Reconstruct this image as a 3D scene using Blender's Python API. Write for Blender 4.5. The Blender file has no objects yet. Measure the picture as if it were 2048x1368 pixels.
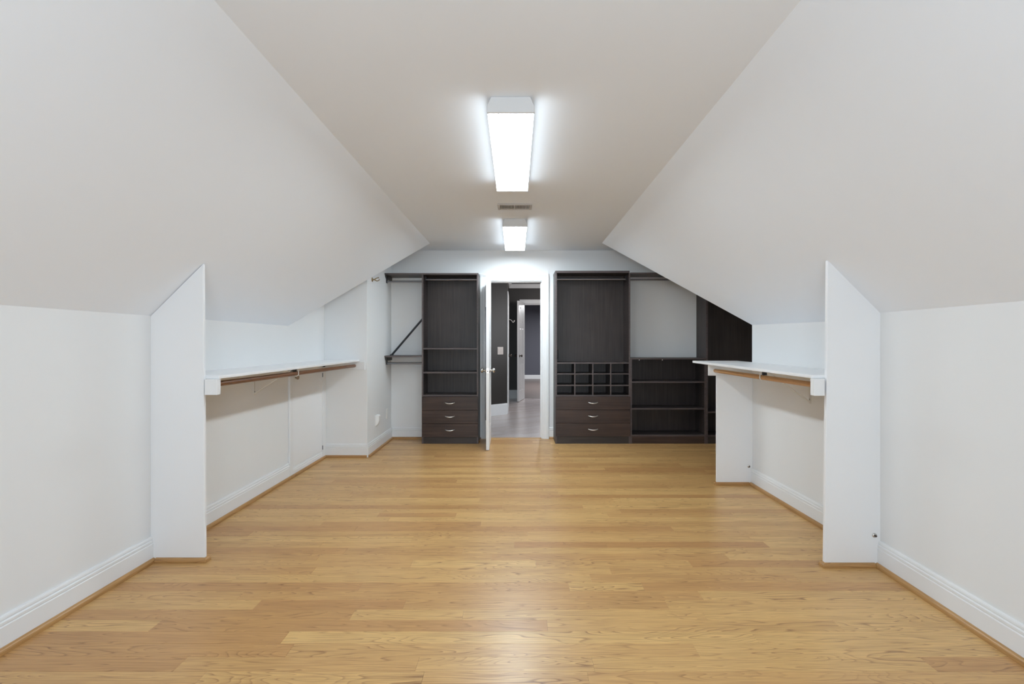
import bpy, bmesh, math, random
from mathutils import Vector
R = math.radians
rng = random.Random(7)
S = bpy.context.scene
COL = S.collection

# ------------------------------------------------------------------ camera
CAMZ = 1.247
cam_d = bpy.data.cameras.new('camera')
cam = bpy.data.objects.new('camera', cam_d)
COL.objects.link(cam)
cam.location = (0, 0, CAMZ)
cam.rotation_euler = (R(90), 0, 0)
cam_d.sensor_width = 36.0
cam_d.lens = 36.0 * 960 / 2048
cam_d.shift_x = -7 / 2048
cam_d.clip_start = 0.02
S.camera = cam

# ------------------------------------------------------------------ world, lights, exposure
W = bpy.data.worlds.new('world')
S.world = W
W.use_nodes = True
W.node_tree.nodes['Background'].inputs[0].default_value = (0.80, 0.88, 1.0, 1)
W.node_tree.nodes['Background'].inputs[1].default_value = 1.0
S.view_settings.view_transform = 'Standard'
S.view_settings.look = 'None'
S.view_settings.gamma = 1
S.view_settings.use_curve_mapping = False
S.view_settings.exposure = 0.04
LAMP = 28.0            # face of the fixture ahead of the vent
LAMP_FAR = 40.0        # face of the fixture near the doorway
LAMP_SIDE = 8.5        # their sides, which the prismatic wrap keeps dimmer


def area(name, loc, rot, sx, sy, power, color=(1, 1, 1)):
    d = bpy.data.lights.new(name, 'AREA')
    d.shape = 'RECTANGLE'
    d.size, d.size_y = sx, sy
    d.energy = power
    d.color = color
    o = bpy.data.objects.new(name, d)
    o.location = loc
    o.rotation_euler = rot
    COL.objects.link(o)
    return o


area('window_daylight', (0.0, -3.53, 1.45), (R(90), 0, 0), 1.35, 1.3, 36, (0.81, 0.925, 1.005))
area('rear_ceiling_fill', (0.0, -1.0, 1.15), (R(180 - 48), 0, 0), 0.5, 0.5, 43, (0.79, 0.925, 1.05))  # unseen fill light added behind the camera to brighten ceiling and slopes
hd = bpy.data.lights.new('hall_fill_light', 'POINT')  # unseen point light added so the hall crown and door get light
hd.energy = 32
hd.shadow_soft_size = 0.16
hd.color = (1.0, 0.94, 0.925)
hl = bpy.data.objects.new('hall_fill_light', hd)
hl.location = (0.95, 8.9, 2.0)
COL.objects.link(hl)
area('hall_window', (1.15, 7.5, 1.5), (0, R(90), 0), 1.0, 1.2, 16, (0.92, 0.96, 1.0))
area('far_room_daylight', (1.6, 13.2, 2.3), (0, 0, 0), 1.6, 2.5, 150, (0.95, 0.97, 1.0))


# ------------------------------------------------------------------ materials
def new_mat(name):
    m = bpy.data.materials.new(name)
    m.use_nodes = True
    nt = m.node_tree
    return m, nt, nt.nodes['Principled BSDF']


def N(nt, typ, **kw):
    n = nt.nodes.new(typ)
    for k, v in kw.items():
        if k.startswith('i_'):
            n.inputs[k[2:].replace('_', ' ')].default_value = v
        else:
            setattr(n, k, v)
    return n


def mat_paint(name, col, rough=0.55, bump=0.02, scale=220):
    m, nt, b = new_mat(name)
    tc = N(nt, 'ShaderNodeTexCoord')
    ns = N(nt, 'ShaderNodeTexNoise')
    ns.inputs['Scale'].default_value = scale
    ns.inputs['Detail'].default_value = 3
    nt.links.new(tc.outputs['Object'], ns.inputs['Vector'])
    bp = N(nt, 'ShaderNodeBump')
    bp.inputs['Strength'].default_value = bump
    bp.inputs['Distance'].default_value = 0.002
    nt.links.new(ns.outputs['Fac'], bp.inputs['Height'])
    nt.links.new(bp.outputs['Normal'], b.inputs['Normal'])
    b.inputs['Base Color'].default_value = (*col, 1)
    b.inputs['Roughness'].default_value = rough
    return m


def mat_plain(name, col, rough=0.4, metal=0.0):
    m, nt, b = new_mat(name)
    tc = N(nt, 'ShaderNodeTexCoord')
    ns = N(nt, 'ShaderNodeTexNoise')
    ns.inputs['Scale'].default_value = 40
    nt.links.new(tc.outputs['Object'], ns.inputs['Vector'])
    mr = N(nt, 'ShaderNodeMapRange')
    mr.inputs['To Min'].default_value = max(0.02, rough - 0.04)
    mr.inputs['To Max'].default_value = rough + 0.04
    nt.links.new(ns.outputs['Fac'], mr.inputs['Value'])
    nt.links.new(mr.outputs['Result'], b.inputs['Roughness'])
    b.inputs['Base Color'].default_value = (*col, 1)
    b.inputs['Metallic'].default_value = metal
    return m


def mat_grain(name, dark, light, axis='Z', rough=0.42, fine=60.0, spec=0.5):
    """dark wood laminate: fine streaks along one axis"""
    m, nt, b = new_mat(name)
    tc = N(nt, 'ShaderNodeTexCoord')
    mp = N(nt, 'ShaderNodeMapping')
    sc = {'X': (2.0, fine, fine), 'Y': (fine, 2.0, fine), 'Z': (fine, fine, 2.0)}[axis]
    mp.inputs['Scale'].default_value = sc
    nt.links.new(tc.outputs['Object'], mp.inputs['Vector'])
    n1 = N(nt, 'ShaderNodeTexNoise')
    n1.inputs['Scale'].default_value = 1.0
    n1.inputs['Detail'].default_value = 5
    nt.links.new(mp.outputs['Vector'], n1.inputs['Vector'])
    n2 = N(nt, 'ShaderNodeTexNoise')
    n2.inputs['Scale'].default_value = 3.0
    n2.inputs['Detail'].default_value = 2
    nt.links.new(tc.outputs['Object'], n2.inputs['Vector'])
    mx = N(nt, 'ShaderNodeMath', operation='MULTIPLY_ADD')
    nt.links.new(n2.outputs['Fac'], mx.inputs[0])
    mx.inputs[1].default_value = 0.5
    nt.links.new(n1.outputs['Fac'], mx.inputs[2])
    cr = N(nt, 'ShaderNodeValToRGB')
    cr.color_ramp.elements[0].position = 0.5
    cr.color_ramp.elements[0].color = (*dark, 1)
    cr.color_ramp.elements[1].position = 1.0
    cr.color_ramp.elements[1].color = (*light, 1)
    nt.links.new(mx.outputs[0], cr.inputs['Fac'])
    nt.links.new(cr.outputs['Color'], b.inputs['Base Color'])
    b.inputs['Roughness'].default_value = rough
    b.inputs['Specular IOR Level'].default_value = spec
    bp = N(nt, 'ShaderNodeBump')
    bp.inputs['Strength'].default_value = 0.06
    bp.inputs['Distance'].default_value = 0.001
    nt.links.new(n1.outputs['Fac'], bp.inputs['Height'])
    nt.links.new(bp.outputs['Normal'], b.inputs['Normal'])
    return m


def mat_oak(name, c_dark, c_mid, c_light, rough=0.3, axis='X', use_attr=True, coat=0.14, toned=None):
    """oak board: cathedral figure, fine pores and a tone of its own for every board"""
    m, nt, b = new_mat(name)
    L = nt.links.new
    tc = N(nt, 'ShaderNodeTexCoord')
    at = N(nt, 'ShaderNodeAttribute', attribute_name='board')
    sep = N(nt, 'ShaderNodeSeparateColor')
    L(at.outputs['Color'], sep.inputs['Color'])
    off = N(nt, 'ShaderNodeVectorMath', operation='SCALE')
    off.inputs['Scale'].default_value = 37.0
    L(at.outputs['Color'], off.inputs[0])
    addv = N(nt, 'ShaderNodeVectorMath', operation='ADD')
    L(tc.outputs['Object'], addv.inputs[0])
    L(off.outputs['Vector'], addv.inputs[1])
    # cathedral figure: contour lines of a stretched noise field
    mp = N(nt, 'ShaderNodeMapping')
    mp.inputs['Scale'].default_value = (1.1, 11.0, 11.0) if axis == 'X' else (11.0, 1.1, 11.0)
    L(addv.outputs['Vector'], mp.inputs['Vector'])
    n1 = N(nt, 'ShaderNodeTexNoise')
    n1.inputs['Scale'].default_value = 1.0
    n1.inputs['Detail'].default_value = 1.5
    n1.inputs['Distortion'].default_value = 0.25
    L(mp.outputs['Vector'], n1.inputs['Vector'])
    mul = N(nt, 'ShaderNodeMath', operation='MULTIPLY')
    mul.inputs[1].default_value = 26.0
    L(n1.outputs['Fac'], mul.inputs[0])
    fr = N(nt, 'ShaderNodeMath', operation='FRACT')
    L(mul.outputs[0], fr.inputs[0])
    ring = N(nt, 'ShaderNodeValToRGB')
    ring.color_ramp.elements[0].position = 0.0
    ring.color_ramp.elements[0].color = (1, 1, 1, 1)
    e = ring.color_ramp.elements[1]
    e.position = 0.74
    e.color = (0.72, 0.72, 0.72, 1)
    e2 = ring.color_ramp.elements.new(0.91)
    e2.color = (0.0, 0.0, 0.0, 1)
    e3 = ring.color_ramp.elements.new(1.0)
    e3.color = (0.9, 0.9, 0.9, 1)
    L(fr.outputs[0], ring.inputs['Fac'])
    # fine pores / streaks
    mp2 = N(nt, 'ShaderNodeMapping')
    mp2.inputs['Scale'].default_value = (5.0, 170.0, 170.0) if axis == 'X' else (170.0, 5.0, 170.0)
    L(addv.outputs['Vector'], mp2.inputs['Vector'])
    n2 = N(nt, 'ShaderNodeTexNoise')
    n2.inputs['Scale'].default_value = 1.0
    n2.inputs['Detail'].default_value = 4
    n2.inputs['Roughness'].default_value = 0.65
    L(mp2.outputs['Vector'], n2.inputs['Vector'])
    # broad stain
    mp3 = N(nt, 'ShaderNodeMapping')
    mp3.inputs['Scale'].default_value = (1.2, 9.0, 9.0) if axis == 'X' else (9.0, 1.2, 9.0)
    L(addv.outputs['Vector'], mp3.inputs['Vector'])
    n3 = N(nt, 'ShaderNodeTexNoise')
    n3.inputs['Scale'].default_value = 1.3
    n3.inputs['Detail'].default_value = 2
    L(mp3.outputs['Vector'], n3.inputs['Vector'])
    # strength of the figure varies along the board
    str_ = N(nt, 'ShaderNodeMapRange')
    str_.inputs['From Min'].default_value = 0.35
    str_.inputs['From Max'].default_value = 0.68
    str_.inputs['To Min'].default_value = 0.14
    str_.inputs['To Max'].default_value = 0.80
    L(n3.outputs['Fac'], str_.inputs['Value'])
    inv = N(nt, 'ShaderNodeMath', operation='SUBTRACT')
    inv.inputs[0].default_value = 1.0
    L(ring.outputs['Color'], inv.inputs[1])
    ringf = N(nt, 'ShaderNodeMath', operation='MULTIPLY')
    L(inv.outputs[0], ringf.inputs[0])
    L(str_.outputs['Result'], ringf.inputs[1])
    por = N(nt, 'ShaderNodeMapRange')
    por.inputs['From Min'].default_value = 0.42
    por.inputs['From Max'].default_value = 0.75
    por.inputs['To Min'].default_value = 0.0
    por.inputs['To Max'].default_value = 0.5
    L(n2.outputs['Fac'], por.inputs['Value'])
    sm = N(nt, 'ShaderNodeMath', operation='ADD', use_clamp=True)
    L(ringf.outputs[0], sm.inputs[0])
    L(por.outputs['Result'], sm.inputs[1])
    tone = N(nt, 'ShaderNodeMix', data_type='RGBA')
    tone.inputs['A'].default_value = (*c_mid, 1)
    tone.inputs['B'].default_value = (*c_light, 1)
    L(sep.outputs['Red'], tone.inputs['Factor'])
    mixd = N(nt, 'ShaderNodeMix', data_type='RGBA')
    L(sm.outputs[0], mixd.inputs['Factor'])
    L(tone.outputs['Result'], mixd.inputs['A'])
    mixd.inputs['B'].default_value = (*c_dark, 1)
    L(mixd.outputs['Result'], b.inputs['Base Color'])
    rr = N(nt, 'ShaderNodeMapRange')
    rr.inputs['To Min'].default_value = rough - 0.04
    rr.inputs['To Max'].default_value = rough + 0.10
    L(n2.outputs['Fac'], rr.inputs['Value'])
    L(rr.outputs['Result'], b.inputs['Roughness'])
    b.inputs['Coat Weight'].default_value = coat
    b.inputs['Coat Roughness'].default_value = 0.24
    bp = N(nt, 'ShaderNodeBump')
    bp.inputs['Strength'].default_value = 0.08
    bp.inputs['Distance'].default_value = 0.001
    bp.invert = True
    L(sm.outputs[0], bp.inputs['Height'])
    L(bp.outputs['Normal'], b.inputs['Normal'])
    return m


def mat_emit(name, col, strength):
    m, nt, b = new_mat(name)
    b.inputs['Base Color'].default_value = (*col, 1)
    b.inputs['Emission Color'].default_value = (*col, 1)
    b.inputs['Emission Strength'].default_value = strength
    return m


M = {}
M['wall'] = mat_paint('wall_paint', (0.81, 0.815, 0.815), 0.6)
M['ceil'] = mat_paint('ceiling_paint', (0.85, 0.885, 0.935), 0.7)
M['trim'] = mat_paint('white_semigloss', (0.82, 0.825, 0.83), 0.32, 0.01, 90)
M['board'] = mat_paint('white_painted_board', (0.85, 0.855, 0.865), 0.38, 0.012, 120)
M['oak'] = mat_oak('oak_floor', (0.235, 0.105, 0.034), (0.52, 0.275, 0.100), (0.73, 0.465, 0.180), 0.34)
M['shoe'] = mat_oak('oak_moulding', (0.24, 0.11, 0.035), (0.42, 0.22, 0.075), (0.50, 0.28, 0.10), 0.4, coat=0.1)
M['shoe_y'] = mat_oak('oak_moulding_lengthwise', (0.24, 0.11, 0.035), (0.42, 0.22, 0.075), (0.50, 0.28, 0.10), 0.4, axis='Y', coat=0.1)
M['rod_dark'] = mat_oak('walnut_rod', (0.08, 0.030, 0.011), (0.17, 0.070, 0.028), (0.22, 0.095, 0.038), 0.4, axis='Y', coat=0.2)
M['rod_light'] = mat_oak('pine_rod', (0.30, 0.13, 0.045), (0.50, 0.26, 0.105), (0.56, 0.32, 0.13), 0.4, axis='Y', coat=0.2)
M['sub'] = mat_plain('subfloor', (0.10, 0.06, 0.03), 0.8)
M['espresso'] = mat_grain('espresso_laminate', (0.022, 0.0150, 0.0135), (0.050, 0.037, 0.034), 'Z', 0.42)
M['espresso_x'] = mat_grain('espresso_laminate_shelf', (0.024, 0.018, 0.017), (0.050, 0.040, 0.038), 'X', 0.42)
M['edge'] = mat_grain('espresso_edge_band', (0.072, 0.054, 0.053), (0.115, 0.092, 0.091), 'X', 0.4)
M['drawer'] = mat_grain('espresso_drawer_front', (0.026, 0.014, 0.011), (0.066, 0.038, 0.030), 'X', 0.38, 45)
M['steel'] = mat_plain('brushed_nickel', (0.62, 0.60, 0.57), 0.25, 1.0)
M['pull'] = mat_plain('satin_nickel_pull', (0.82, 0.81, 0.79), 0.32, 0.85)
M['rodmetal'] = mat_plain('grey_metal_rod', (0.30, 0.30, 0.32), 0.35, 0.9)
M['darkmetal'] = mat_plain('dark_grey_metal', (0.05, 0.052, 0.06), 0.38, 0.6)
M['brass'] = mat_plain('antique_brass', (0.42, 0.33, 0.20), 0.28, 1.0)
M['bronze'] = mat_plain('dark_bronze', (0.10, 0.08, 0.07), 0.3, 1.0)
M['plastic'] = mat_plain('white_plastic', (0.80, 0.79, 0.77), 0.35)
M['almond'] = mat_plain('almond_plastic', (0.62, 0.55, 0.51), 0.4)
M['wirewhite'] = mat_plain('white_coated_steel', (0.72, 0.70, 0.66), 0.35)
M['ventgrey'] = mat_plain('grey_vent_metal', (0.52, 0.50, 0.49), 0.5)
M['black'] = mat_plain('black_void', (0.012, 0.012, 0.012), 0.8)
M['umber'] = mat_paint('dark_umber_paint', (0.038, 0.0335, 0.031), 0.5)
M['slate'] = mat_paint('slate_blue_paint', (0.105, 0.108, 0.135), 0.6)
M['hallwood'] = mat_oak('greige_hall_boards', (0.40, 0.34, 0.325), (0.52, 0.445, 0.425), (0.64, 0.57, 0.55), 0.22, coat=0.5)
M['farwood'] = mat_oak('grey_brown_far_boards', (0.11, 0.085, 0.075), (0.20, 0.16, 0.145), (0.27, 0.22, 0.20), 0.35)
M['lens'] = mat_emit('lit_diffuser', (0.81, 0.925, 1.005), LAMP)
M['lens_far'] = mat_emit('lit_diffuser_far', (0.81, 0.925, 1.005), LAMP_FAR)
M['lens_side'] = mat_emit('lit_diffuser_side', (0.81, 0.925, 1.005), LAMP_SIDE)
M['knobwood'] = mat_plain('wooden_knob', (0.30, 0.22, 0.16), 0.45)
M['housing'] = mat_plain('white_enamel', (0.68, 0.68, 0.68), 0.4)


# ------------------------------------------------------------------ mesh helpers
class MB:
    def __init__(s):
        s.v, s.f, s.sm = [], [], []

    def add(s, vs, fs, smooth=False):
        o = len(s.v)
        s.v += [tuple(p) for p in vs]
        for f in fs:
            s.f.append(tuple(i + o for i in f))
            s.sm.append(smooth)
        return s

    def box(s, x0, x1, y0, y1, z0, z1):
        if x0 > x1: x0, x1 = x1, x0
        if y0 > y1: y0, y1 = y1, y0
        if z0 > z1: z0, z1 = z1, z0
        vs = [(x0, y0, z0), (x1, y0, z0), (x1, y1, z0), (x0, y1, z0), (x0, y0, z1), (x1, y0, z1), (x1, y1, z1), (x0, y1, z1)]
        return s.add(vs, [(0, 3, 2, 1), (4, 5, 6, 7), (0, 1, 5, 4), (1, 2, 6, 5), (2, 3, 7, 6), (3, 0, 4, 7)])

    def prism(s, pts, a, b, axis):
        """extrude a 2-D outline along an axis from a to b. axis X: pts=(y,z); Y: pts=(x,z); Z: pts=(x,y)"""
        mk = {'X': lambda p, t: (t, p[0], p[1]), 'Y': lambda p, t: (p[0], t, p[1]), 'Z': lambda p, t: (p[0], p[1], t)}[axis]
        n = len(pts)
        vs = [mk(p, a) for p in pts] + [mk(p, b) for p in pts]
        fs = [tuple(range(n))[::-1], tuple(range(n, 2 * n))] + [(i, (i + 1) % n, n + (i + 1) % n, n + i) for i in range(n)]
        return s.add(vs, fs)

    def tube(s, p0, p1, r0, r1=None, n=12, caps=True):
        r1 = r0 if r1 is None else r1
        p0, p1 = Vector(p0), Vector(p1)
        d = (p1 - p0).normalized()
        u = d.orthogonal().normalized()
        w = d.cross(u)
        vs = []
        for p, r in ((p0, r0), (p1, r1)):
            vs += [p + (u * math.cos(2 * math.pi * k / n) + w * math.sin(2 * math.pi * k / n)) * r for k in range(n)]
        s.add(vs, [(i, (i + 1) % n, n + (i + 1) % n, n + i) for i in range(n)], True)
        if caps:
            s.add(vs[:n], [tuple(range(n))[::-1]])
            s.add(vs[n:], [tuple(range(n))])
        return s

    def path(s, pts, r, n=8):
        """round bar swept along points (r a number or one per point)"""
        pts = [Vector(p) for p in pts]
        rs = r if isinstance(r, (list, tuple)) else [r] * len(pts)
        rings = []
        u = None
        for i, p in enumerate(pts):
            d = (pts[min(i + 1, len(pts) - 1)] - pts[max(i - 1, 0)]).normalized()
            u = d.orthogonal().normalized() if u is None else (u - d * u.dot(d)).normalized()
            w = d.cross(u)
            rings.append([p + (u * math.cos(2 * math.pi * k / n) + w * math.sin(2 * math.pi * k / n)) * rs[i] for k in range(n)])
        vs = [q for ring in rings for q in ring]
        fs = []
        for i in range(len(pts) - 1):
            fs += [(i * n + k, i * n + (k + 1) % n, (i + 1) * n + (k + 1) % n, (i + 1) * n + k) for k in range(n)]
        s.add(vs, fs, True)
        s.add(rings[0], [tuple(range(n))[::-1]])
        s.add(rings[-1], [tuple(range(n))])
        return s

    def lathe(s, origin, axis, prof, n=20):
        """prof: (distance along axis, radius)"""
        o, d = Vector(origin), Vector(axis).normalized()
        u = d.orthogonal().normalized()
        w = d.cross(u)
        vs = []
        for t, r in prof:
            vs += [o + d * t + (u * math.cos(2 * math.pi * k / n) + w * math.sin(2 * math.pi * k / n)) * max(r, 1e-5) for k in range(n)]
        fs = []
        for i in range(len(prof) - 1):
            fs += [(i * n + k, i * n + (k + 1) % n, (i + 1) * n + (k + 1) % n, (i + 1) * n + k) for k in range(n)]
        fs.append(tuple(range(n))[::-1])
        fs.append(tuple((len(prof) - 1) * n + k for k in range(n)))
        return s.add(vs, fs, True)

    def sweep(s, prof, path, side=1):
        """profile (offset from the path, z) carried along an XY path with mitred corners; side=+1 offsets to the left of the path"""
        P = [Vector((p[0], p[1])) for p in path]
        k = len(prof)
        vs = []
        for i, p in enumerate(P):
            def nrm(a, b):
                d = (b - a).normalized()
                return Vector((-d.y, d.x)) * side
            if i == 0: m = nrm(P[0], P[1])
            elif i == len(P) - 1: m = nrm(P[-2], P[-1])
            else:
                n1, n2 = nrm(P[i - 1], p), nrm(p, P[i + 1])
                m = (n1 + n2).normalized()
                m = m / max(0.2, m.dot(n1))
            vs += [(p.x + m.x * o, p.y + m.y * o, z) for o, z in prof]
        fs = []
        for i in range(len(P) - 1):
            fs += [(i * k + j, i * k + (j + 1) % k, (i + 1) * k + (j + 1) % k, (i + 1) * k + j) for j in range(k)]
        fs += [tuple(range(k)), tuple((len(P) - 1) * k + j for j in range(k))[::-1]]
        return s.add(vs, fs)


ORG = {}


def build(name, mb, mat, parent=None, bev=0.0, kind=None, label=None, org=None, board=None):
    """link one mesh object; its vertices are given in the frame of the thing it belongs to (world for top-level ones)"""
    me = bpy.data.meshes.new(name)
    o0 = Vector(org) if org is not None else Vector((0, 0, 0))
    me.from_pydata([tuple(Vector(p) - o0) for p in mb.v], [], mb.f)
    me.polygons.foreach_set('use_smooth', mb.sm)
    bm = bmesh.new()
    bm.from_mesh(me)
    bmesh.ops.recalc_face_normals(bm, faces=bm.faces)
    if bev > 0:
        es = [e for e in bm.edges if len(e.link_faces) == 2 and not (e.link_faces[0].smooth and e.link_faces[1].smooth) and e.calc_face_angle(0) > R(25)]
        bmesh.ops.bevel(bm, geom=es, offset=bev, segments=1, affect='EDGES', clamp_overlap=True)
    bm.to_mesh(me)
    bm.free()
    if board is not None:
        ca = me.color_attributes.new('board', 'FLOAT_COLOR', 'POINT')
        ca.data.foreach_set('color', list(board) * len(me.vertices))
    me.materials.append(mat)
    o = bpy.data.objects.new(name, me)
    COL.objects.link(o)
    if org is not None: o.location = org
    if parent is not None: o.parent = parent
    if kind: o['kind'] = kind
    if label: o['label'] = label
    return o


def tag(o, label, cat, group=None):
    o['label'] = label
    o['category'] = cat
    if group: o['group'] = group
    return o


def thing(name, loc, label, cat, group=None, rotz=0.0):
    o = bpy.data.objects.new(name, None)
    o.empty_display_size = 0.05
    o.location = loc
    o.rotation_euler = (0, 0, rotz)
    COL.objects.link(o)
    return tag(o, label, cat, group)


def struct_root(name, loc=(0, 0, 0), rotz=0.0):
    o = bpy.data.objects.new(name, None)
    o.empty_display_size = 0.05
    o.location = loc
    o.rotation_euler = (0, 0, rotz)
    COL.objects.link(o)
    o['kind'] = 'structure'
    return o


def struct(name, mb, mat, bev=0.0):
    return build(name, mb, mat, None, bev, 'structure')


# ------------------------------------------------------------------ key dimensions
XL = -2.07            # left knee wall
XR = 2.07             # niche wall on the right
ZC = 2.43             # flat ceiling
ZK = 1.396            # knee wall height
XJ = -1.605           # left return wall
YB = 6.20             # back wall
YFRONT = -3.6         # wall behind the camera
YLF, YRF = 2.722, 2.660   # front faces of the two white partitions


def xr(y):            # right knee wall ahead of the partition runs slightly inward
    return 2.022 - 0.05 * (YRF - y)


# ------------------------------------------------------------------ floor (boards)
floor_mb = MB().box(-2.3, 3.5, YFRONT - 0.2, YB + 0.02, -0.10, -0.0205)
floor = struct('floor', floor_mb, M['sub'])
BW = 0.0842
ROW0 = 2.153 - 24 * BW


def px2x(px, y): return (px - 1031) / 960 * y


# joints seen in the foreground: row counted from the seam 2.153 m ahead of the camera, going away -> pixel columns
seen = {0: [698, 924, 1416], 1: [505, 805, 1340], 2: [472, 1408], 3: [716, 1140, 1290], 4: [460, 1184], 5: [620, 1224],
        6: [820, 1072], 7: [632], 8: [925, 1500], -1: [296, 1096, 1690], -2: [560, 1520], -3: [570, 1400], -4: [345, 830, 1190]}
tones = {(0, 0): .15, (0, 1): .75, (0, 2): .7, (-1, 1): .12, (-1, 2): .62, (2, 1): .30, (2, 2): .8, (3, 3): .15, (3, 2): .85,
         (1, 2): .35, (-3, 1): .55, (-3, 2): .8, (6, 1): .95, (-4, 0): .1, (4, 1): .7, (5, 1): .6}
planks_far = MB()
far_board = []
n_plank = 0
row = -70
while True:
    y0 = 2.153 + row * BW
    y1 = y0 + BW
    if y0 >= YB - 0.001: break
    y1 = min(y1, YB + 0.02)
    row_i = row
    row += 1
    if y1 < YFRONT: continue
    xe = XR + 0.01 if y0 < 4.2 else 3.32
    xs = XL - 0.01 if y1 < 5.2 else (XJ - 0.01 if y0 > 5.2 else XL - 0.01)
    vis = y1 > 1.70
    js = []
    if row_i in seen:
        js = sorted(px2x(p, y0) for p in seen[row_i])
        x = js[0]
        while x - xs > 1.5:
            x -= rng.uniform(0.6, 1.3)
            if x - xs > 0.25: js.insert(0, x)
        x = js[-1]
        while xe - x > 1.5:
            x += rng.uniform(0.6, 1.4)
            if xe - x > 0.25: js.append(x)
    else:
        x = xs + rng.uniform(0.2, 1.2)
        while x < xe - 0.2:
            js.append(x)
            x += rng.choice([0.55, 0.8, 1.0, 1.2, 1.5, 1.9]) * rng.uniform(0.85, 1.15)
    cuts = [xs] + js + [xe]
    base = len(seen.get(row_i, []))
    k0 = 0
    if row_i in seen:
        k0 = min(range(len(cuts)), key=lambda i: abs(cuts[i] - px2x(seen[row_i][0], y0)))
    for k in range(len(cuts) - 1):
        a, b_ = cuts[k], cuts[k + 1]
        g, gy = 0.0002, 0.0002
        t = tones.get((row_i, k - k0 + 1)) if row_i in seen else None
        if t is None:
            t = min(1, max(0, rng.gauss(0.55, 0.24)))
            if rng.random() < 0.13: t = rng.uniform(0.0, 0.15)
        col = (t, rng.random(), rng.random(), 1)
        c = 0.0004
        zt = rng.uniform(-0.00015, 0.0)
        mb = MB()
        X0, X1, Y0, Y1 = a + g, b_ - g, y0 + gy, y1 - gy
        vs = [(X0, Y0, -0.019), (X1, Y0, -0.019), (X1, Y1, -0.019), (X0, Y1, -0.019),
              (X0, Y0, zt - c), (X1, Y0, zt - c), (X1, Y1, zt - c), (X0, Y1, zt - c),
              (X0 + c, Y0 + c, zt), (X1 - c, Y0 + c, zt), (X1 - c, Y1 - c, zt), (X0 + c, Y1 - c, zt)]
        fs = [(0, 3, 2, 1), (8, 9, 10, 11)]
        for q in range(4):
            r_ = (q + 1) % 4
            fs += [(q, r_, 4 + r_, 4 + q), (4 + q, 4 + r_, 8 + r_, 8 + q)]
        if vis and n_plank < 300:
            build('plank', mb.add(vs, fs), M['oak'], floor, board=col)
            n_plank += 1
        else:
            planks_far.add(vs, fs)
            far_board += [col] * 12
if planks_far.v:
    me = bpy.data.meshes.new('floor_boards')
    me.from_pydata(planks_far.v, [], planks_far.f)
    ca = me.color_attributes.new('board', 'FLOAT_COLOR', 'POINT')
    ca.data.foreach_set('color', [q for c in far_board for q in c])
    me.materials.append(M['oak'])
    o = bpy.data.objects.new('floor_boards', me)
    COL.objects.link(o)
    o.parent = floor
    o['kind'] = 'stuff'

# ------------------------------------------------------------------ ceiling shell (one sheet with shared corners)
yv_l, yv_r = 5.765, 5.736
CL0, CR0 = (-1.055, YFRONT, ZC), (0.930, YFRONT, ZC)
CL1, CR1 = (-1.027, yv_l, ZC), (1.034, yv_r, ZC)
CLm, CRm = (-1.041, YLF, ZC), (0.999, YRF + 0.02, ZC)
V = dict(a=CL0, b=CR0, c=CRm, d=CR1, e=(3.4, yv_r, ZC), f=(3.4, YB + 0.1, ZC), g=(-2.2, YB + 0.1, ZC), h=(-2.2, yv_l, ZC), i=CL1, j=CLm,
         k=(XL - 0.02, YFRONT, ZK - 0.02), l=(XL - 0.02, YLF, ZK - 0.02), m=(XL, 4.37, 1.394), n=(-2.2, 4.37, 1.394),
         o=(xr(YFRONT) + 0.02, YFRONT, ZK - 0.02), p=(2.042, YRF + 0.02, ZK - 0.008), q=(XR, YRF + 0.02, ZK - 0.020), r=(XR, 4.20, ZK), s=(3.4, 4.20, ZK))
idx = {k: i for i, k in enumerate(V)}
ceil_mb = MB()
cv = list(V.values())
cf = [tuple(idx[ch] for ch in f if ch != ' ') for f in ['abcj', 'jcdi', 'hidefg', 'aklj', 'jlmi', 'mnhi', 'cqrd', 'rsed']]
ceil_mb.add(cv, cf)
# the slope above the right front wall is slightly twisted: a fine smooth patch between its two edges
nu, nv = 24, 10
gv = []
for iu in range(nu + 1):
    u = iu / nu
    pa = Vector(V['b']).lerp(Vector(V['c']), u)
    pb = Vector(V['o']).lerp(Vector(V['p']), u)
    gv += [pa.lerp(pb, iv / nv) for iv in range(nv + 1)]
ceil_mb.add(gv, [(iu * (nv + 1) + iv, iu * (nv + 1) + iv + 1, (iu + 1) * (nv + 1) + iv + 1, (iu + 1) * (nv + 1) + iv) for iu in range(nu) for iv in range(nv)])
ceiling = struct('ceiling', ceil_mb, M['ceil'])
sol = ceiling.modifiers.new('thickness', 'SOLIDIFY')
sol.thickness = 0.02
sol.offset = 1.0
# the sheet grows away from the room: every face must look up
bm = bmesh.new()
bm.from_mesh(ceiling.data)
bm.normal_update()
bmesh.ops.reverse_faces(bm, faces=[f for f in bm.faces if f.normal.z < 0])
bm.to_mesh(ceiling.data)
bm.free()

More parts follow.
